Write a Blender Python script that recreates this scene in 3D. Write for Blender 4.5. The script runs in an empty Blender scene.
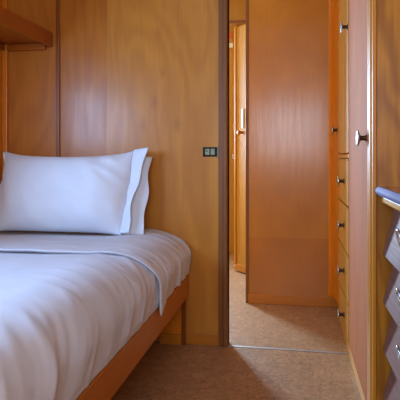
import bpy, bmesh, math, random
from mathutils import Vector, Matrix, noise

random.seed(4)
S = bpy.context.scene
COL = S.collection
PI = math.pi

# ------------------------------------------------------------------ camera
H = 1.0
TH = math.atan(93 / 520)
cam_d = bpy.data.cameras.new('camera')
cam = bpy.data.objects.new('camera', cam_d)
COL.objects.link(cam)
cam.location = (0, 0, H)
cam.rotation_euler = (PI / 2, 0, TH)
cam_d.sensor_width = 36
cam_d.sensor_fit = 'HORIZONTAL'
cam_d.lens = 520 / 400 * 36
cam_d.shift_y = -44 / 400
cam_d.clip_start = 0.02
S.camera = cam

# ------------------------------------------------------------------ world and light
W = bpy.data.worlds.new('sky')
S.world = W
W.use_nodes = True
bg = W.node_tree.nodes['Background']
bg.inputs[0].default_value = (0.62, 0.78, 1.0, 1)
bg.inputs[1].default_value = 1.2


def area(name, loc, rot, sx, sy, power, col):
    l = bpy.data.lights.new(name, 'AREA')
    l.shape = 'RECTANGLE'
    l.size, l.size_y = sx, sy
    l.energy = power
    l.color = col
    o = bpy.data.objects.new(name, l)
    o.location = loc
    o.rotation_euler = rot
    COL.objects.link(o)
    return o


# daylight entering by the three windows (each lamp lies just outside its pane)
area('daylight_left', (-1.73, 0.90, 1.30), (0, -PI / 2, 0), 0.55, 1.75, 73, (0.33, 0.58, 1.0))
area('daylight_rear', (-0.05, -1.32, 1.42), (PI / 2, 0, 0), 1.2, 0.9, 56, (0.80, 0.87, 1.0))
area('daylight_hall', (-1.62, 5.40, 1.45), (-PI / 2, 0, 0), 0.6, 1.0, 420, (0.44, 0.70, 1.0))

S.view_settings.view_transform = 'Standard'
S.view_settings.look = 'None'
S.view_settings.gamma = 1
S.view_settings.use_curve_mapping = False
S.view_settings.exposure = 0.0


# ------------------------------------------------------------------ materials
def lin(c):
    return tuple(((v / 255) / 12.92 if v <= 10 else (((v / 255) + 0.055) / 1.055) ** 2.4) for v in c) + (1,)


class NT:
    def __init__(self, name):
        self.m = bpy.data.materials.new(name)
        self.m.use_nodes = True
        self.t = self.m.node_tree
        self.b = self.t.nodes['Principled BSDF']

    def n(self, typ, **kw):
        nd = self.t.nodes.new(typ)
        for k, v in kw.items():
            if k.startswith('i_'):
                nd.inputs[int(k[2:])].default_value = v
            elif hasattr(nd, k):
                setattr(nd, k, v)
            else:
                nd.inputs[k].default_value = v
        return nd

    def l(self, a, b):
        self.t.links.new(a, b)

    def mix(self, fac, a, b, mode='MIX'):
        nd = self.t.nodes.new('ShaderNodeMix')
        nd.data_type = 'RGBA'
        nd.blend_type = mode
        for sock, v in ((nd.inputs[0], fac), (nd.inputs[6], a), (nd.inputs[7], b)):
            if isinstance(v, bpy.types.NodeSocket):
                self.l(v, sock)
            else:
                sock.default_value = v
        return nd.outputs[2]

    def ramp(self, src, p0, p1, c0=(0, 0, 0, 1), c1=(1, 1, 1, 1)):
        nd = self.t.nodes.new('ShaderNodeValToRGB')
        nd.color_ramp.elements[0].position = p0
        nd.color_ramp.elements[0].color = c0
        nd.color_ramp.elements[1].position = p1
        nd.color_ramp.elements[1].color = c1
        self.l(src, nd.inputs[0])
        return nd.outputs[0]

    def math(self, op, a, b=0.0):
        nd = self.t.nodes.new('ShaderNodeMath')
        nd.operation = op
        for i, v in enumerate((a, b)):
            if isinstance(v, bpy.types.NodeSocket):
                self.l(v, nd.inputs[i])
            else:
                nd.inputs[i].default_value = v
        return nd.outputs[0]


def wood(name, c_light, c_dark, axis='z', rings=26, ring_mix=0.35, fleck=0.35, rough=0.30, coat=0.12,
         across=2.2, along=0.55, seed=0.0, seam=None, lower=None, knots=(),
         tint=(1.02, 0.92, 0.26), spec=0.38):
    """varnished veneer: broad figure made of noise rings, plus fine fibres along `axis`"""
    q = NT(name)
    tc = q.n('ShaderNodeTexCoord')
    mp = q.n('ShaderNodeMapping')
    q.l(tc.outputs['Object'], mp.inputs[0])
    mp.inputs['Location'].default_value = (seed, seed * 1.7, seed * 0.6)
    sc = {'x': (along, across, across), 'y': (across, along, across), 'z': (across, across, along)}[axis]
    mp.inputs['Scale'].default_value = sc
    n1 = q.n('ShaderNodeTexNoise', Scale=1.0, Detail=3.0, Roughness=0.5, Distortion=0.3)
    q.l(mp.outputs[0], n1.inputs['Vector'])
    s = q.math('SINE', q.math('MULTIPLY', n1.outputs[0], rings))
    s = q.math('ADD', q.math('MULTIPLY', s, 0.5), 0.5)
    mp2 = q.n('ShaderNodeMapping')
    q.l(tc.outputs['Object'], mp2.inputs[0])
    f = 90.0
    mp2.inputs['Scale'].default_value = {'x': (3, f, f), 'y': (f, 3, f), 'z': (f, f, 3)}[axis]
    n2 = q.n('ShaderNodeTexNoise', Scale=1.0, Detail=4.0, Roughness=0.6)
    q.l(mp2.outputs[0], n2.inputs['Vector'])
    fine = q.ramp(n2.outputs[0], 0.32, 0.70)
    n3 = q.n('ShaderNodeTexNoise', Scale=1.6, Detail=2.0)
    q.l(mp.outputs[0], n3.inputs['Vector'])
    broad = q.ramp(n3.outputs[0], 0.3, 0.7)
    cl, cd = (tuple(k * w for k, w in zip(lin(c)[:3], tint)) + (1,) for c in (c_light, c_dark))
    base = q.mix(broad, cl, tuple(a * 0.62 + b * 0.38 for a, b in zip(cl, cd)))
    rm = q.math('MULTIPLY', s, ring_mix)
    base = q.mix(rm, base, cd)
    fm = q.math('MULTIPLY', fine, fleck)
    base = q.mix(fm, base, cd)
    if seam or lower:
        sx = q.n('ShaderNodeSeparateXYZ')
        q.l(tc.outputs['Object'], sx.inputs[0])
        if seam:        # a sheet of veneer of another tone beyond a butt joint
            k = q.math('LESS_THAN', sx.outputs[0], seam[0])
            base = q.mix(k, base, seam[1] + (1,), 'MULTIPLY')
        if lower:
            k = q.math('LESS_THAN', sx.outputs[2], lower[0])
            base = q.mix(k, base, lower[1] + (1,), 'MULTIPLY')
    for kx, kz_, kr in knots:      # small dark burl marks in the veneer
        sb = q.n('ShaderNodeVectorMath', operation='SUBTRACT')
        q.l(tc.outputs['Object'], sb.inputs[0])
        sb.inputs[1].default_value = (kx, 2.72, kz_)
        ml = q.n('ShaderNodeVectorMath', operation='MULTIPLY')
        q.l(sb.outputs[0], ml.inputs[0])
        ml.inputs[1].default_value = (1.0, 0.0, 0.55)
        ln = q.n('ShaderNodeVectorMath', operation='LENGTH')
        q.l(ml.outputs[0], ln.inputs[0])
        dd = q.math('ADD', ln.outputs[1], q.math('MULTIPLY', n3.outputs[0], 0.02))
        k = q.ramp(dd, kr, kr + 0.03, (1, 1, 1, 1), (0, 0, 0, 1))
        base = q.mix(q.math('MULTIPLY', k, 0.5), base, cd)
    q.l(base, q.b.inputs['Base Color'])
    r = q.math('ADD', q.math('MULTIPLY', fine, 0.10), rough)
    q.l(r, q.b.inputs['Roughness'])
    q.b.inputs['Coat Weight'].default_value = coat
    q.b.inputs['Specular IOR Level'].default_value = spec
    q.b.inputs['Coat Roughness'].default_value = 0.16
    bp = q.n('ShaderNodeBump', Strength=0.06, Distance=0.002)
    q.l(n2.outputs[0], bp.inputs['Height'])
    q.l(bp.outputs[0], q.b.inputs['Normal'])
    return q.m


def fabric(name, col, rough=0.85):
    q = NT(name)
    tc = q.n('ShaderNodeTexCoord')
    n = q.n('ShaderNodeTexNoise', Scale=320.0, Detail=2.0)
    q.l(tc.outputs['Object'], n.inputs['Vector'])
    n2 = q.n('ShaderNodeTexNoise', Scale=9.0, Detail=3.0)
    q.l(tc.outputs['Object'], n2.inputs['Vector'])
    c = lin(col)
    base = q.mix(q.ramp(n2.outputs[0], 0.35, 0.7), c, tuple(v * 0.95 for v in c[:3]) + (1,))
    q.l(base, q.b.inputs['Base Color'])
    q.b.inputs['Roughness'].default_value = rough
    q.b.inputs['Sheen Weight'].default_value = 0.15
    q.b.inputs['Specular IOR Level'].default_value = 0.25
    a = q.math('ADD', q.math('MULTIPLY', n.outputs[0], 0.15), q.math('MULTIPLY', n2.outputs[0], 1.0))
    bp = q.n('ShaderNodeBump', Strength=0.12, Distance=0.01)
    q.l(a, bp.inputs['Height'])
    q.l(bp.outputs[0], q.b.inputs['Normal'])
    return q.m


def metal(name, col, rough=0.25, metallic=1.0):
    q = NT(name)
    tc = q.n('ShaderNodeTexCoord')
    n = q.n('ShaderNodeTexNoise', Scale=60.0, Detail=3.0)
    q.l(tc.outputs['Object'], n.inputs['Vector'])
    c = lin(col)
    q.l(q.mix(q.ramp(n.outputs[0], 0.3, 0.7), c, tuple(v * 0.75 for v in c[:3]) + (1,)), q.b.inputs['Base Color'])
    q.b.inputs['Metallic'].default_value = metallic
    q.l(q.math('ADD', q.math('MULTIPLY', n.outputs[0], 0.15), rough - 0.07), q.b.inputs['Roughness'])
    return q.m


def plain(name, col, rough=0.6):
    q = NT(name)
    q.b.inputs['Specular IOR Level'].default_value = 0.25
    tc = q.n('ShaderNodeTexCoord')
    n = q.n('ShaderNodeTexNoise', Scale=25.0, Detail=3.0)
    q.l(tc.outputs['Object'], n.inputs['Vector'])
    c = lin(col)
    q.l(q.mix(n.outputs[0], c, tuple(v * 0.9 for v in c[:3]) + (1,)), q.b.inputs['Base Color'])
    q.b.inputs['Roughness'].default_value = rough
    return q.m


def cork(name):
    q = NT(name)
    tc = q.n('ShaderNodeTexCoord')
    n1 = q.n('ShaderNodeTexNoise', Scale=36.0, Detail=6.0, Roughness=0.72, Distortion=1.4)
    n2 = q.n('ShaderNodeTexNoise', Scale=5.0, Detail=3.0, Roughness=0.6)
    v = q.n('ShaderNodeTexVoronoi', Scale=75.0)
    for nd in (n1, n2, v):
        q.l(tc.outputs['Object'], nd.inputs['Vector'])
    base = q.mix(q.ramp(n1.outputs[0], 0.36, 0.66), lin((192, 146, 102)), lin((96, 56, 26)))
    base = q.mix(q.math('MULTIPLY', q.ramp(n2.outputs[0], 0.35, 0.7), 0.45), base, lin((132, 86, 50)))
    base = q.mix(q.math('MULTIPLY', q.ramp(v.outputs[0], 0.0, 0.55), 0.25), base, lin((200, 160, 120)))
    q.l(base, q.b.inputs['Base Color'])
    q.b.inputs['Roughness'].default_value = 0.40
    q.b.inputs['Specular IOR Level'].default_value = 0.4
    bp = q.n('ShaderNodeBump', Strength=0.08, Distance=0.002)
    q.l(n1.outputs[0], bp.inputs['Height'])
    q.l(bp.outputs[0], q.b.inputs['Normal'])
    return q.m


def pane_mat():
    q = NT('window_glass')
    t = q.n('ShaderNodeBsdfTransparent')
    g = q.n('ShaderNodeBsdfGlossy', Roughness=0.02)
    m = q.n('ShaderNodeMixShader', i_0=0.06)
    q.l(t.outputs[0], m.inputs[1])
    q.l(g.outputs[0], m.inputs[2])
    q.l(m.outputs[0], q.t.nodes['Material Output'].inputs[0])
    return q.m


M = {}
M['wall'] = wood('wall_veneer', (202, 144, 86), (146, 84, 38), rough=0.27, rings=75, ring_mix=0.26, fleck=0.25, seed=2.3,
                 seam=(-1.005, (0.86, 0.74, 0.66)), tint=(1.06, 0.95, 0.36),
                 knots=((-0.715, 1.66, 0.008), (-0.735, 1.29, 0.010), (-0.80, 1.165, 0.010), (-0.61, 1.17, 0.009), (-0.69, 1.45, 0.006)))
M['panel'] = wood('hall_panel_veneer', (204, 132, 78), (160, 88, 44), rings=18, ring_mix=0.12, fleck=0.14, rough=0.25, coat=0.3,
                  across=3.0, along=2.2, seed=5.1, lower=(0.449, (0.88, 0.80, 0.70)), tint=(0.93, 1.08, 0.36))
M['amber'] = wood('amber_wood', (214, 142, 58), (158, 88, 24), rings=20, ring_mix=0.18, fleck=0.25, seed=1.1)
M['hall'] = wood('lit_amber_hall_wood', (200, 140, 70), (164, 102, 42), rings=20, ring_mix=0.15, fleck=0.2, seed=1.6, rough=0.5, coat=0.0, tint=(1.0, 1.1, 0.6))  # amber made paler in colour to stand in for whiter hall light
M['orange'] = wood('orange_wood', (226, 142, 56), (184, 100, 30), rings=16, ring_mix=0.15, fleck=0.2, seed=3.7)
M['drawer'] = wood('drawer_wood', (222, 168, 100), (178, 118, 60), rings=20, ring_mix=0.15, fleck=0.35, seed=7.4, tint=(1.0, 0.98, 0.6))
M['door'] = wood('reddish_door_veneer', (182, 122, 98), (140, 82, 60), rings=10, ring_mix=0.08, fleck=0.5, rough=0.75, coat=0.0, spec=0.15, seed=8.8, tint=(1.08, 0.82, 0.40))
M['oak'] = wood('figured_oak', (196, 136, 66), (122, 66, 22), rings=72, ring_mix=0.55, fleck=0.45, across=3.0, along=0.75, seed=6.2)
M['trim'] = wood('trim_wood', (204, 140, 72), (150, 88, 36), rings=12, ring_mix=0.12, fleck=0.3, seed=4.4)
M['trim_x'] = wood('skirting_wood', (196, 130, 66), (146, 86, 36), axis='x', rings=12, ring_mix=0.12, fleck=0.3, seed=4.9)
M['trim_y'] = wood('plinth_wood', (214, 160, 104), (160, 104, 56), axis='y', rings=12, ring_mix=0.1, fleck=0.3, seed=2.9)
M['post'] = wood('dark_post_wood', (138, 84, 48), (96, 52, 26), rings=10, ring_mix=0.15, fleck=0.35, rough=0.42, coat=0.0, seed=9.3, tint=(1, 1, 0.6))
M['batten'] = wood('dark_batten_wood', (138, 74, 30), (100, 50, 18), rings=10, ring_mix=0.15, fleck=0.3, seed=3.1)
M['rail'] = wood('bed_rail_wood', (196, 116, 44), (140, 74, 22), axis='y', rings=16, ring_mix=0.2, fleck=0.3, seed=1.9)
M['shelf'] = wood('shelf_wood', (176, 98, 40), (124, 62, 22), axis='y', rings=14, ring_mix=0.2, fleck=0.3, seed=6.6)
M['dresser'] = wood('sheen_greyed_dresser_wood', (134, 110, 106), (104, 80, 76), axis='y', rings=6, ring_mix=0.08, fleck=0.45, rough=0.55, coat=0.0, spec=0.22, seed=2.2, tint=(0.92, 0.56, 0.38))  # grey of reflected daylight mixed into the wood colour
M['dresser_top'] = wood('red_brown_top_wood', (150, 78, 44), (104, 48, 26), axis='y', rings=14, ring_mix=0.2, fleck=0.3, rough=0.25, coat=0.6, seed=5.6)
M['nose'] = plain('daylight_sheen_edging', (118, 112, 142), 0.7)  # bluish daylight reflected by the varnished edge, put into the colour
M['white'] = plain('ceiling_paint', (226, 220, 208), 0.8)
M['floor'] = cork('mottled_cork_floor')
M['linen'] = fabric('white_linen', (206, 208, 218))
M['linen2'] = fabric('white_pillowcase_cotton', (222, 232, 246))
M['mattress'] = fabric('mattress_ticking', (226, 222, 216))
M['chrome'] = metal('polished_chrome', (206, 206, 206), 0.24)
M['bronze'] = metal('dark_bronze', (110, 80, 58), 0.45)
M['steel'] = metal('grey_green_steel', (126, 132, 112), 0.45)
M['blackmetal'] = metal('dark_metal', (52, 48, 40), 0.5)
M['alu'] = metal('worn_threshold_metal', (190, 186, 182), 0.5)
M['glass'] = pane_mat()
M['cord'] = plain('pale_cord', (220, 190, 150), 0.6)
M['sign_red'] = plain('orange_red_print', (206, 104, 50), 0.6)
M['sign_white'] = plain('white_print', (240, 236, 232), 0.5)
M['shadowgap'] = plain('dark_gap', (40, 22, 12), 0.9)


# ------------------------------------------------------------------ building helpers
def box(bm, x0, x1, y0, y1, z0, z1, mi=0):
    vs = [bm.verts.new((x, y, z)) for x in (x0, x1) for y in (y0, y1) for z in (z0, z1)]
    for f in ((0, 1, 3, 2), (4, 6, 7, 5), (0, 4, 5, 1), (2, 3, 7, 6), (0, 2, 6, 4), (1, 5, 7, 3)):
        bm.faces.new([vs[i] for i in f]).material_index = mi


def prism(bm, pts, a0, a1, axis='y', mi=0):
    """pts: closed 2-D outline; axis 'y' -> pts are (x,z), 'z' -> (x,y), 'x' -> (y,z)"""
    def P(p, a):
        return {'y': (p[0], a, p[1]), 'z': (p[0], p[1], a), 'x': (a, p[0], p[1])}[axis]
    A = [bm.verts.new(P(p, a0)) for p in pts]
    B = [bm.verts.new(P(p, a1)) for p in pts]
    n = len(pts)
    bm.faces.new(A).material_index = mi
    bm.faces.new(B[::-1]).material_index = mi
    for i in range(n):
        bm.faces.new((A[i], A[(i + 1) % n], B[(i + 1) % n], B[i])).material_index = mi


def lathe(bm, prof, c, axis, seg=24, mi=0):
    """prof: (distance along axis, radius)"""
    ax = Vector(axis).normalized()
    u = ax.orthogonal().normalized()
    v = ax.cross(u)
    rings = []
    for t, r in prof:
        p = Vector(c) + ax * t
        if r < 1e-6:
            rings.append([bm.verts.new(p)])
        else:
            rings.append([bm.verts.new(p + (u * math.cos(2 * PI * i / seg) + v * math.sin(2 * PI * i / seg)) * r) for i in range(seg)])
    for a, b in zip(rings, rings[1:]):
        for i in range(seg):
            j = (i + 1) % seg
            if len(a) == 1 and len(b) == 1:
                continue
            if len(a) == 1:
                f = bm.faces.new((a[0], b[i], b[j]))
            elif len(b) == 1:
                f = bm.faces.new((a[i], b[0], a[j]))
            else:
                f = bm.faces.new((a[i], a[j], b[j], b[i]))
            f.material_index = mi
            f.smooth = True


def obj(name, bm, mats, parent=None, bevel=0.0, smooth=False, seg=2):
    bmesh.ops.recalc_face_normals(bm, faces=bm.faces)
    me = bpy.data.meshes.new(name)
    if parent is not None:
        bmesh.ops.translate(bm, verts=bm.verts, vec=-world_loc(parent))
    bm.to_mesh(me)
    bm.free()
    for m in (mats if isinstance(mats, (list, tuple)) else [mats]):
        me.materials.append(m)
    if smooth:
        for p in me.polygons:
            p.use_smooth = True
    o = bpy.data.objects.new(name, me)
    COL.objects.link(o)
    if parent is not None:
        o.parent = parent
    if bevel:
        b = o.modifiers.new('bevel', 'BEVEL')
        b.width = bevel
        b.segments = seg
        b.limit_method = 'ANGLE'
    return o


def world_loc(o):
    v = Vector((0, 0, 0))
    while o is not None:
        v += o.location
        o = o.parent
    return v


def bx(name, dims, mat, parent=None, bevel=0.0):
    bm = bmesh.new()
    box(bm, *dims)
    return obj(name, bm, mat, parent, bevel)


def thing(name, loc, label, cat, group=None):
    o = bpy.data.objects.new(name, None)
    o.empty_display_size = 0.1
    o.location = loc
    COL.objects.link(o)
    tag(o, label, cat, group)
    return o


def tag(o, label, cat, group=None):
    o['label'] = label
    o['category'] = cat
    if group:
        o['group'] = group
    return o


def struct(o):
    o['kind'] = 'structure'
    return o


# ------------------------------------------------------------------ the setting
XL, XR, YB, YP, YF, ZC = -1.622, 0.275, 2.72, 3.55, 5.30, 2.42
XE, YR = 0.97, -1.25          # far right wall, rear wall
DOOR_L = -0.337
XH = -2.2                     # left end of the hall
T = 0.05


def wall_holes(name, axis, pos, thick, a0, a1, z0, z1, hole, mat):
    """wall slab with one rectangular hole (a_from, a_to, z_from, z_to)"""
    bm = bmesh.new()
    h0, h1, k0, k1 = hole
    for (p0, p1, q0, q1) in ((a0, h0, z0, z1), (h1, a1, z0, z1), (h0, h1, z0, k0), (h0, h1, k1, z1)):
        if p1 - p0 < 1e-4 or q1 - q0 < 1e-4:
            continue
        if axis == 'x':
            box(bm, pos, pos + thick, p0, p1, q0, q1)
        else:
            box(bm, p0, p1, pos, pos + thick, q0, q1)
    return struct(obj(name, bm, mat))


struct(bx('floor', (XH - T, XE + T, YR - T, YF + T, -0.06, 0), M['floor']))
struct(bx('ceiling', (XH - T, XE + T, YR - T, YF + T, ZC, ZC + 0.06), M['white']))
wall_holes('wall_back', 'y', YB, T, XH, XR, 0, ZC, (DOOR_L, XR, 0.0, 2.06), M['wall'])
WL = (0.0, 1.8, 1.02, 1.57)
wall_holes('wall_left', 'x', XL - T, T, YR - T, YB + T, 0, ZC, WL, M['amber'])
WR = (-0.65, 0.55, 0.97, 1.87)
wall_holes('wall_rear', 'y', YR - T, T, XL, XE, 0, ZC, WR, M['amber'])
struct(bx('wall_right', (XE, XE + T, YR - T, YF + T, 0, ZC), M['amber']))
WH = (-1.93, -1.31, 0.94, 1.96)
wall_holes('wall_hall_far', 'y', YF, T, XH, XE, 0, ZC, WH, M['hall'])
struct(bx('wall_hall_left', (XH - T, XH, YB, YF + T, 0, ZC), M['hall']))
# panelled partition facing the doorway
PL = -0.306
struct(bx('wall_hall_panel', (PL, XE, YP, YP + 0.045, 0, ZC), M['panel']))
struct(bx('trim_1', (PL - 0.012, PL + 0.008, YP - 0.006, YP + 0.05, 0, ZC), M['post'], bevel=0.002))
struct(bx('baseboard_hall', (PL + 0.008, XR + 0.02, YP - 0.014, YP, 0, 0.066), M['trim_x'], bevel=0.003))


def window(n, axis, pos, hole):
    a0, a1, z0, z1 = hole
    f = 0.05
    bm = bmesh.new()
    rects = ((a0, a1, z0, z0 + f), (a0, a1, z1 - f, z1), (a0, a0 + f, z0 + f, z1 - f), (a1 - f, a1, z0 + f, z1 - f),
             ((a0 + a1) / 2 - 0.015, (a0 + a1) / 2 + 0.015, z0 + f, z1 - f))
    for p0, p1, q0, q1 in rects:
        if axis == 'x':
            box(bm, pos + 0.005, pos + 0.045, p0, p1, q0, q1)
        else:
            box(bm, p0, p1, pos + 0.005, pos + 0.045, q0, q1)
    w = struct(obj('window_%d' % n, bm, M['trim'], bevel=0.003))
    bm = bmesh.new()
    if axis == 'x':
        box(bm, pos + 0.02, pos + 0.026, a0 + f, a1 - f, z0 + f, z1 - f)
    else:
        box(bm, a0 + f, a1 - f, pos + 0.02, pos + 0.026, z0 + f, z1 - f)
    obj('pane', bm, M['glass'], w)


window(1, 'x', XL - T, WL)
window(2, 'y', YR - T, WR)
window(3, 'y', YF, WH)

# door post at the edge of the back wall, battens, corner bead, skirting
bm = bmesh.new()
prism(bm, [(-0.386, YB - 0.004), (-0.386, YB - 0.014), (-0.362, YB - 0.016), (-0.358, YB - 0.024), (-0.342, YB - 0.024),
           (-0.337, YB - 0.018), (-0.337, YB + T + 0.01), (-0.386, YB + T + 0.01)][::-1], 0, 2.06, 'z')
struct(obj('trim_2', bm, M['post'], bevel=0.0015))
struct(bx('trim_3', (-1.30, -1.279, YB - 0.013, YB, 0.56, ZC), M['batten'], bevel=0.003))
struct(bx('trim_4', (XL, XL + 0.030, YB - 0.02, YB, 0.0, ZC), M['orange'], bevel=0.004))
struct(bx('baseboard_back', (-0.552, -0.366, YB - 0.012, YB, 0, 0.055), M['trim_x'], bevel=0.003))
struct(bx('trim_5', (DOOR_L, XR, YB - 0.008, YB + 0.008, 0, 0.003), M['alu'], bevel=0.0012))
# beam across the hall above the far doorway
struct(bx('trim_6', (XH, XE, 4.54, 4.60, 2.175, ZC), M['hall']))
struct(bx('trim_7', (XH, XE, 4.525, 4.60, 2.165, 2.185), M['batten'], bevel=0.003))


# ------------------------------------------------------------------ knobs
def knob(parent, p, axis=(-1, 0, 0), s=1.12):
    bm = bmesh.new()
    lathe(bm, [(0, 0.0), (0, 0.0125 * s), (0.003, 0.012 * s), (0.005, 0.0088 * s), (0.024, 0.008 * s), (0.026, 0.0)], p, axis, 20, 1)
    lathe(bm, [(0.020, 0.0), (0.021, 0.010 * s), (0.025, 0.015 * s), (0.0285, 0.0245 * s), (0.0305, 0.0275 * s), (0.034, 0.0275 * s), (0.036, 0.025 * s),
               (0.036, 0.020 * s), (0.035, 0.015 * s), (0.037, 0.008 * s), (0.038, 0.0)], p, axis, 28, 0)
    return obj('knob', bm, [M['chrome'], M['bronze']], parent)


# ------------------------------------------------------------------ wardrobe beside the doorway
wy0, wy1 = 2.02, 2.69
t = thing('wardrobe', (0.6, 2.35, 0), 'tall wardrobe with a pinkish brown door, right of the doorway behind the dresser', 'wardrobe')
bm = bmesh.new()
box(bm, XR + 0.02, XE - 0.002, wy0, 2.70, 0.05, ZC - 0.002)
obj('body', bm, M['trim'], t)
d = bx('door', (XR, XR + 0.02, 2.024, 2.686, 0.056, ZC - 0.02), M['door'], t, 0.002)
d['label'] = 'pinkish brown wardrobe door'
knob(d, (XR, 2.055, 1.068))
bx('plinth', (XR + 0.002, XE - 0.002, wy0, 2.70, 0, 0.05), M['trim_y'], t)
sp = bx('side_panel', (0.293, XE - 0.002, 1.925, 2.016, 0, ZC - 0.002), M['oak'], t)
sp['label'] = 'boldly figured side panel facing the room'
bm = bmesh.new()
for (x0, x1, y0, y1) in ((0.272, 0.281, 1.975, 2.014), (0.272, 0.2815, 1.945, 1.972), (0.278, 0.292, 1.921, 1.95)):
    box(bm, x0, x1, y0, y1, 0, ZC - 0.002)
box(bm, 0.28, 0.293, 1.95, 2.014, 0, ZC - 0.002)
obj('corner_moulding', bm, M['trim'], t, 0.003)

# ------------------------------------------------------------------ drawer cabinet in the hall
t = thing('drawer_cabinet', (0.6, 3.0, 0), 'tall built-in cabinet of four drawers under a cupboard door, just beyond the threshold', 'cabinet')
cy0, cy1 = 2.702, 3.320
bm = bmesh.new()
box(bm, XR + 0.02, XE - 0.002, cy0, cy1, 0.05, ZC - 0.002)
obj('body', bm, M['batten'], t)  # dark wood stands in for the shade in gaps between the fronts
bx('plinth', (XR + 0.002, XE - 0.002, cy0, cy1, 0, 0.05), M['trim_y'], t)
seams = [0.054, 0.245, 0.490, 0.738, 0.985]
kz = [0.134, 0.375, 0.622, 0.863]
for i in range(4):
    bm = bmesh.new()
    box(bm, XR, XR + 0.02, cy0 + 0.028, cy1 - 0.01, seams[i] + 0.006, seams[i + 1] - 0.010)
    # pale lip along the top edge of the front
    dr = obj('drawer', bm, M['drawer'], t, 0.002)
    bx('lip', (XR - 0.004, XR + 0.016, cy0 + 0.028, cy1 - 0.01, seams[i + 1] - 0.0095, seams[i + 1] - 0.002), M['trim_y'], dr, 0.0015)
    knob(dr, (XR, 2.935, kz[i]))
bm = bmesh.new()
box(bm, XR + 0.012, XR + 0.02, cy0, cy0 + 0.024, 0.05, ZC - 0.002)
obj('stile', bm, M['batten'], t)
d = bx('door', (XR, XR + 0.02, cy0 + 0.028, cy1 - 0.01, 1.016, ZC - 0.02), M['drawer'], t, 0.002)
bx('divider', (XR + 0.003, XR + 0.02, cy0 + 0.028, cy1 - 0.01, 0.988, 1.010), M['trim_y'], t, 0.002)
knob(d, (XR, 2.75, 1.66))

# ------------------------------------------------------------------ narrow corner cupboard with a hollow front
t = thing('corner_cupboard', (0.6, 3.44, 0), 'narrow orange corner cupboard between the drawer cabinet and the flat hall panel', 'cupboard')
bm = bmesh.new()
box(bm, XR + 0.02, XE - 0.002, 3.327, YP - 0.002, 0.07, ZC - 0.002)
obj('body', bm, M['orange'], t)
pts = []
for k in range(13):
    a = k / 12 * PI / 2
    # cove from the hall panel to the cabinet front
    pts.append((0.232 + 0.043 * (math.sin(a)) ** 1.3, YP - 0.003 - 0.222 * (1 - math.cos(a)) ** 1.3))
out = pts + [(XR + 0.02, YP - 0.226), (XR + 0.02, YP - 0.003)]
bm = bmesh.new()
prism(bm, out, 0.075, ZC - 0.02, 'z')
d = obj('door', bm, M['orange'], t)
knob(d, (XR, 3.364, 1.162))

# ------------------------------------------------------------------ chest of drawers
t = thing('dresser', (0.65, 1.45, 0), 'chest of drawers with outward sloping fronts, a greyish daylight sheen painted into fronts and top edge', 'dresser')
dy0, dy1 = 0.92, 1.918
bm = bmesh.new()
box(bm, 0.372, XE - 0.004, dy0, dy1, 0.0, 0.835)
obj('body', bm, M['dresser'], t)
tops = [0.83, 0.651, 0.4835, 0.316]
bots = [0.651, 0.4835, 0.316, 0.148]
for i in range(4):
    bm = bmesh.new()
    zt, zb = tops[i] - 0.002, bots[i] + 0.001
    prism(bm, [(0.3545, zt), (0.3115, zb + 0.004), (0.3125, zb), (0.3715, zb), (0.3715, zt)], dy0, dy1, 'y')
    dr = obj('drawer', bm, M['dresser'], t, 0.0012)
    for yk in (1.60, 1.22):
        zc = zb + (zt - zb) * 0.64
        xs = 0.3115 + (zc - zb) / (zt - zb) * 0.043
        knob(dr, (xs, yk, zc), (-0.97, 0, -0.24), 1.15)
bx('apron', (0.345, 0.3715, dy0, dy1, 0.0, 0.146), M['dresser'], t, 0.003)
bm = bmesh.new()
box(bm, 0.306, XE - 0.004, dy0, dy1, 0.836, 0.861)
mo = obj('moulding', bm, M['trim_y'], t, 0.006, seg=3)
bx('top', (0.30, XE - 0.004, dy0 - 0.01, dy1, 0.862, 0.8915), M['dresser_top'], t)
bm = bmesh.new()
n = 10
prof = [(0.2995, 0.8635), (0.2995, 0.893)] + [(0.293 - 0.008 * math.sin(k / n * PI) , 0.893 - 0.0295 * k / n) for k in range(n + 1)]
prism(bm, prof, dy0 - 0.01, dy1, 'y')
e = obj('edging', bm, M['nose'], t)
e['label'] = 'rounded front edging of the top, its daylight reflection painted pale blue-grey'

# ------------------------------------------------------------------ bed
BX = -0.545      # outer face of the side rail
FY = 0.52        # foot end
t = thing('bed', (-1.08, 1.6, 0), 'single wooden bed built along the left wall, with an orange side rail', 'bed')
bx('side_rail', (BX - 0.028, BX, FY, YB - 0.001, 0.258, 0.372), M['rail'], t, 0.004)
bx('side_rail', (XL + 0.002, XL + 0.03, FY, YB - 0.022, 0.258, 0.372), M['rail'], t, 0.004)
bx('foot_board', (XL + 0.03, BX - 0.028, FY, FY + 0.025, 0.258, 0.372), M['rail'], t, 0.004)
bx('mattress_base', (XL + 0.03, BX - 0.028, FY + 0.025, YB - 0.03, 0.33, 0.348), M['shelf'], t)
bx('leg', (-0.582, -0.560, YB - 0.03, YB - 0.001, 0, 0.258), M['batten'], t, 0.002)
bx('end_panel', (XL + 0.04, -0.582, YB - 0.026, YB - 0.004, 0.056, 0.33), M['orange'], t)
bx('end_plinth', (-0.70, -0.582, YB - 0.034, YB - 0.004, 0, 0.055), M['trim_x'], t, 0.003)
bx('leg', (BX - 0.075, BX - 0.03, FY + 0.03, FY + 0.075, 0, 0.33), M['rail'], t, 0.003)
bx('leg', (XL + 0.035, XL + 0.08, FY + 0.03, FY + 0.075, 0, 0.33), M['rail'], t, 0.003)
bx('leg', (XL + 0.036, XL + 0.08, YB - 0.08, YB - 0.03, 0, 0.33), M['rail'], t, 0.003)
bx('base_front', (-1.0, -0.98, FY + 0.08, YB - 0.04, 0, 0.33), M['shelf'], t)

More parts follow.
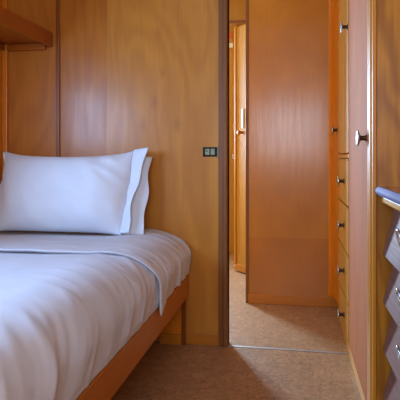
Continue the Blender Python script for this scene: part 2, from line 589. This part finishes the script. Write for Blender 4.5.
bm = bmesh.new()
box(bm, XL + 0.032, BX - 0.07, FY + 0.03, YB - 0.03, 0.349, 0.545)
tag(obj('mattress', bm, M['mattress'], None, 0.085, seg=5), 'single mattress lying in the wooden bed under the white duvet', 'mattress')


def nz(x, y, z=0.0):
    return noise.noise(Vector((x, y, z)))


def ridge(x, y, z=0.0):
    return 1 - abs(noise.noise(Vector((x, y, z)))) * 2


def profile(s, zt, rx, rz, xe, zb, x0):
    """cross-section of a cover lying over the mattress: s 0..1 from the wall across the top and down the side.
    returns point (x, z), normal (nx, nz), and how far it is down the side 0..1"""
    L1 = (xe - rx) - x0
    L2 = (rx + rz) * 0.5 * PI / 2 * 1.02
    L3 = (zt - rz) - zb
    d_ = s * (L1 + L2 + L3)
    if d_ < L1:
        return x0 + d_, zt, 0.0, 1.0, 0.0
    d_ -= L1
    if d_ < L2:
        a = d_ / L2 * PI / 2
        c, s_ = math.cos(a), math.sin(a)
        nx, nz_ = s_ / rx, c / rz
        k = math.hypot(nx, nz_)
        return xe - rx + rx * s_, zt - rz + rz * c, nx / k, nz_ / k, 0.7 * d_ / L2
    d_ -= L2
    return xe, zt - rz - d_, 1.0, 0.0, 0.7 + 0.3 * d_ / L3


def sheet(bm, nu, nv, fn, thick):
    """grid of fn(u,v)->(point, normal), closed as a shell of the given thickness with a rounded rim"""
    top, bot = [], []
    for j in range(nv + 1):
        r, q = [], []
        for i in range(nu + 1):
            p, n = fn(i / nu, j / nv)
            e = min(i, nu - i, j, nv - j)
            th = thick * min(1.0, 0.35 + e * 0.22)
            r.append(bm.verts.new(p))
            q.append(bm.verts.new(p - n * th))
        top.append(r)
        bot.append(q)
    for j in range(nv):
        for i in range(nu):
            bm.faces.new((top[j][i], top[j][i + 1], top[j + 1][i + 1], top[j + 1][i]))
            bm.faces.new((bot[j][i], bot[j + 1][i], bot[j + 1][i + 1], bot[j][i + 1]))
    for j in range(nv):
        bm.faces.new((top[j][0], top[j + 1][0], bot[j + 1][0], bot[j][0]))
        bm.faces.new((top[j][nu], bot[j][nu], bot[j + 1][nu], top[j + 1][nu]))
    for i in range(nu):
        bm.faces.new((top[0][i], bot[0][i], bot[0][i + 1], top[0][i + 1]))
        bm.faces.new((top[nv][i], top[nv][i + 1], bot[nv][i + 1], bot[nv][i]))


def fold_y(s):
    """where the turned-down edge lies (world y) for a place s across the bed"""
    return 1.90 + 0.13 * s + 0.02 * math.sin(s * 9) + 0.05 * max(0, s - 0.8)


def duvet_pt(u, v):
    x, z, nx, nz_, sd = profile(u, 0.606, 0.23, 0.15, BX - 0.004, 0.376, XL + 0.004)
    yend = fold_y(u) + 0.25
    y = FY - 0.03 + (yend - FY + 0.03) * v
    side = min(1.0, max(0.0, (u - 0.58) / 0.30))
    side = side * side * (3 - 2 * side)
    # soft puff, a few shallow creases on top, and pull folds that run slantwise down the side
    k = 0.013 * nz(x * 2.2, y * 1.7, 1.0) + 0.005 * nz(x * 5 + 2, y * 4, 3.0)
    diag = y + 0.75 * u + 0.10 * nz(x * 2.6, y * 2.6, 4.4)
    m1 = max(0.0, min(1.0, 0.45 + 1.6 * nz(y * 2.6, u * 3.0, 12.0)))
    m2 = max(0.0, min(1.0, 0.35 + 2.2 * nz(y * 4.1 + 7, u * 5.0, 22.0)))
    k += 0.010 * side * (0.3 + 0.7 * m1) * (ridge(diag * 5.0, u * 2.2, 5.0) - 0.5)
    k += 0.0085 * side * m2 * max(0.0, ridge(diag * 9.0, u * 2.6, 9.0)) ** 3
    k += 0.0055 * side * (1 - m2 * 0.7) * m1 * max(0.0, ridge(diag * 17 + 1.1 * u, u * 3.6, 19.0)) ** 4
    k += 0.006 * (1 - side) * max(0.0, ridge(y * 2.6 - x * 1.8, y * 1.6 + x * 1.6, 15.0) - 0.5) * m2
    foot = max(0.0, 1 - (y - FY + 0.03) / 0.12)
    z -= 0.06 * foot ** 2 * (1 - sd)
    if u > 0.985:
        k *= 0.5
    p = Vector((x + nx * k, y, z + nz_ * k))
    return p, Vector((nx, 0, nz_))


def cuff_pt(u, v):
    x, z, nx, nz_, sd = profile(u, 0.620, 0.235, 0.155, BX + 0.014, 0.352, XL + 0.003)
    y0, y1 = fold_y(u), YB - 0.012
    y = y0 + (y1 - y0) * v
    # hem on the side rises from the fold corner towards the wall
    if sd > 0.6:
        z += (sd - 0.6) / 0.4 * (0.026 * min(1, v * 5))
        x -= (sd - 0.6) / 0.4 * (0.014 * min(1, v * 4))
    side = min(1.0, max(0.0, (u - 0.55) / 0.3))
    k = 0.008 * nz(x * 3.1 + 4, y * 3.0, 2.0) + 0.003 * nz(x * 9, y * 9, 4.0)
    diag = y - 0.12 * u + 0.03 * nz(x * 4, y * 4, 5.5)
    k += 0.007 * side * (ridge(diag * 8 + 3, u * 1.6, 6.0) - 0.5)
    m2 = max(0.0, min(1.0, 0.4 + 2.0 * nz(y * 5.1 + 3, u * 5.0, 32.0)))
    k += 0.008 * side * m2 * max(0.0, ridge(diag * 13, u * 2.4, 8.0)) ** 3
    k += 0.005 * side * (1 - 0.6 * m2) * max(0.0, ridge(diag * 26 + 2 * u, u * 3.4, 28.0)) ** 4
    lip = math.exp(-((v * (y1 - y0)) / 0.035) ** 2)
    k += 0.006 * lip
    if v < 0.02:
        k -= 0.004
    # the cover sags a little toward the wall
    z -= (0.018 + 0.022 * max(0.0, min(1.0, (0.66 - u) / 0.12))) * v * (1 - sd)
    p = Vector((x + nx * k, y, z + nz_ * k))
    return p, Vector((nx, 0, nz_))


t = thing('duvet', (-1.08, 1.4, 0.55), 'crumpled white duvet spread over the bed with its top edge turned down', 'duvet')
bm = bmesh.new()
sheet(bm, 150, 190, duvet_pt, 0.022)
obj('cover', bm, M['linen'], t, smooth=True)
bm = bmesh.new()
sheet(bm, 150, 110, cuff_pt, 0.014)
obj('turned_down_edge', bm, M['linen'], t, smooth=True)


# ------------------------------------------------------------------ pillow
PW0, PW1 = -1.555, -0.845
PZ = 0.611
PHT = 0.425


def pil_frame(x, v, w):
    """x world, v up the pillow 0..PHT, w toward the viewer"""
    lean = math.radians(17)
    c, s = math.cos(lean), math.sin(lean)
    return Vector((x, 2.50 + v * s - w * c, PZ + v * c + w * s))


def pil_edge(b):
    """right end of the stuffed body, slightly slanting"""
    return PW1 + 0.03 * b


t = thing('pillow', (-1.15, 2.52, 0.60), 'plump white pillow in a flanged case leaning against the wood wall', 'pillow')
bm = bmesh.new()
NU, NV = 84, 56
front, back = [], []
for j in range(NV + 1):
    fr, bk = [], []
    for i in range(NU + 1):
        a, b = i / NU * 2 - 1, j / NV * 2 - 1
        th = 0.125 * ((1 - abs(a) ** 2.6) * (1 - abs(b) ** 2.4)) ** 0.55
        pinch = 0.03 * (1 - a * a)
        vv = (b + 1) / 2
        v_ = vv * PHT
        v_ += 0.012 * (abs(a) ** 6) * b * 1.2 - 0.030 * (1 - a * a) * (1 if b > 0 else 0) * abs(b) ** 4
        xl = PW0 - 0.012 * abs(b) ** 8 + 0.02 * (1 - abs(b))
        x = xl + (pil_edge(vv) - xl) * (a + 1) / 2
        wr = 0.013 * nz(x * 4.5, v_ * 5, 2) + 0.007 * nz(x * 11 + v_ * 9, v_ * 8 - x * 4, 3)
        # creases running off the right end
        wr += 0.011 * max(0, a) ** 1.2 * (ridge(v_ * 14 + a * 2.5, a * 1.2, 7) - 0.5) * (1 - abs(a) ** 8)
        edge = min(1.0, (1 - abs(a)) * 8) * min(1.0, (1 - abs(b)) * 8)
        fr.append(bm.verts.new(pil_frame(x, v_, th + wr * edge)))
        if 0 < i < NU and 0 < j < NV:
            bk.append(bm.verts.new(pil_frame(x, v_, -th * 0.45 + wr * 0.3 * edge)))
        else:
            bk.append(fr[-1])
    front.append(fr)
    back.append(bk)
for j in range(NV):
    for i in range(NU):
        bm.faces.new((front[j][i], front[j][i + 1], front[j + 1][i + 1], front[j + 1][i]))
        q = []
        for v in (back[j][i], back[j + 1][i], back[j + 1][i + 1], back[j][i + 1]):
            if v not in q:
                q.append(v)
        try:
            bm.faces.new(q)
        except ValueError:
            pass
obj('case', bm, M['linen2'], t, smooth=True)


def flange_front(u, v):
    vv = 0.0 + v * 1.03
    x = pil_edge(vv) - 0.006 + u * (0.050 + 0.036 * v - 0.020 * math.sin(PI * min(1, v * 1.05)) + 0.006 * math.sin(v * 13))
    w = 0.012 + 0.016 * u + 0.010 * math.sin(v * 8) * u + 0.008 * nz(x * 10, v * 6, 1)
    if v > 0.9:
        w += 0.015 * u * (v - 0.9) / 0.1
    p = pil_frame(x, vv * PHT, w)
    return p, Vector((0, -0.95, 0.3))


def flange_back(u, v):
    x = PW1 - 0.004 + u * (0.104 + 0.005 * math.sin(v * 13 + 1) + 0.010 * v) * (1 if v < 0.86 else 1)
    w = -0.012 - 0.020 * u + 0.010 * math.sin(v * 9 + 0.6) * u + 0.006 * nz(x * 12, v * 6, 2)
    p = pil_frame(x, v * PHT * 0.97, w)
    return p, Vector((0, -0.95, 0.3))


bm = bmesh.new()
sheet(bm, 16, 50, flange_front, 0.004)
obj('front_flange', bm, M['linen2'], t, smooth=True)
bm = bmesh.new()
sheet(bm, 20, 50, flange_back, 0.004)
obj('back_flange', bm, M['linen2'], t, smooth=True)


def ear(u, v):
    x = PW0 + 0.03 - u * (0.045 + 0.022 * math.sin(v * 6))
    w = 0.0 + 0.012 * math.sin(v * 8) * u
    return pil_frame(x, v * PHT * 1.0, w), Vector((0, -0.95, 0.3))


bm = bmesh.new()
sheet(bm, 10, 40, ear, 0.004)
obj('side_hem', bm, M['linen2'], t, smooth=True)

# ------------------------------------------------------------------ shelf above the bed
t = thing('wall_shelf', (-1.48, 2.0, 1.6), 'wooden shelf with a deep front lip high on the left wall above the pillow', 'shelf')
bx('board', (XL + 0.001, -1.342, 0.85, YB - 0.001, 1.63, 1.648), M['shelf'], t, 0.002)
bx('front_lip', (-1.342, -1.322, 0.85, YB - 0.001, 1.609, 1.69), M['shelf'], t, 0.003)
bx('cleat', (XL + 0.036, -1.36, YB - 0.03, YB - 0.001, 1.592, 1.629), M['shelf'], t, 0.004)
bx('cleat', (XL + 0.001, XL + 0.025, 0.85, YB - 0.032, 1.592, 1.629), M['shelf'], t, 0.004)

# ------------------------------------------------------------------ latch let into the wall panel
t = thing('door_latch', (-0.43, YB, 1.025), 'small recessed metal latch in the wall panel beside the doorway post', 'latch')
lx0, lx1, lz0, lz1 = -0.470, -0.392, 0.997, 1.047
bm = bmesh.new()
f = 0.006
for r in ((lx0, lx1, lz0, lz0 + f), (lx0, lx1, lz1 - f, lz1), (lx0, lx0 + f, lz0 + f, lz1 - f), (lx1 - f, lx1, lz0 + f, lz1 - f)):
    box(bm, r[0], r[1], YB - 0.007, YB, r[2], r[3])
obj('frame', bm, M['blackmetal'], t, 0.001)
bx('back_plate', (lx0 + f, lx1 - f, YB - 0.0025, YB, lz0 + f, lz1 - f), M['blackmetal'], t)
bx('slide', (lx0 + 0.012, lx0 + 0.036, YB - 0.006, YB - 0.0025, lz0 + 0.009, lz1 - 0.009), M['steel'], t, 0.001)
bx('bolt', (lx0 + 0.042, lx0 + 0.064, YB - 0.006, YB - 0.0025, lz0 + 0.009, lz1 - 0.008), M['steel'], t, 0.001)
bm = bmesh.new()
lathe(bm, [(0, 0.0), (0, 0.004), (0.005, 0.0035), (0.006, 0)], (lx0 + 0.02, YB - 0.006, lz0 + 0.03), (0, -1, 0), 14)
obj('thumb_turn', bm, M['blackmetal'], t)
bx('edge_plate', (-0.3915, -0.3862, YB - 0.013, YB, 0.985, 1.056), M['steel'], t, 0.001)

# ------------------------------------------------------------------ far end of the hall
# door leaf standing ajar
A = Vector((-0.497, 4.503, 0))
D = (Vector((-0.391, 4.389, 0)) - A).normalized()
N = Vector((D.y, -D.x, 0))          # toward the camera side
if N.y > 0:
    N = -N
t = thing('hall_door', (A.x, A.y, 0), 'amber door standing ajar at the far end of the hall, seen through the doorway gap', 'door')


def obox(bm, s0, s1, n0, n1, z0, z1):
    vs = []
    for s in (s0, s1):
        for n in (n0, n1):
            for z in (z0, z1):
                p = A + D * s + N * n
                vs.append(bm.verts.new((p.x, p.y, z)))
    for f_ in ((0, 1, 3, 2), (4, 6, 7, 5), (0, 4, 5, 1), (2, 3, 7, 6), (0, 2, 6, 4), (1, 5, 7, 3)):
        bm.faces.new([vs[i] for i in f_])


bm = bmesh.new()
obox(bm, 0, 0.62, -0.03, 0, 0.012, 2.115)
obj('leaf', bm, M['hall'], t, 0.002)
bm = bmesh.new()
obox(bm, 0.0, 0.62, 0.0, 0.008, 0.012, 0.07)
obj('bottom_rail', bm, M['trim'], t, 0.002)
bm = bmesh.new()
obox(bm, 0.0, 0.022, 0.0, 0.010, 0.07, 2.115)
obj('edge_strip', bm, M['trim'], t, 0.002)
bm = bmesh.new()
obox(bm, 0.105, 0.125, 0.0, 0.006, 1.24, 1.40)
e = obj('pale_strip', bm, M['alu'], t, 0.001)  # short pale metal strip above the handle
bm = bmesh.new()
c = A + D * 0.105
lathe(bm, [(0, 0), (0, 0.012), (0.02, 0.012), (0.03, 0.020), (0.045, 0.020), (0.05, 0.0)], (c.x, c.y, 1.20), N, 18)
obj('handle', bm, M['rail'], t)

# jamb of the far opening with a small catch and a notice
struct(bx('trim_8', (-0.585, -0.560, YF - 0.03, YF, 0, ZC), M['trim'], bevel=0.003))
t = thing('wall_notice', (-0.63, YF, 2.2), 'tiny orange and white notice high on the far hall wall', 'notice')
bx('red_strip', (-0.665, -0.605, YF - 0.006, YF, 2.20, 2.27), M['sign_red'], t)
bx('white_card', (-0.665, -0.605, YF - 0.008, YF, 2.11, 2.155), M['sign_white'], t)
t = thing('wall_catch', (-0.60, YF, 1.0), 'small shiny metal catch on the far hall wall, level with the latch', 'catch')
bx('plate', (-0.612, -0.588, YF - 0.006, YF, 0.972, 1.014), M['chrome'], t, 0.001)
bm = bmesh.new()
lathe(bm, [(0, 0), (0, 0.008), (0.018, 0.008), (0.02, 0)], (-0.600, YF - 0.006, 0.995), (0, -1, 0), 14)
obj('stud', bm, M['chrome'], t)
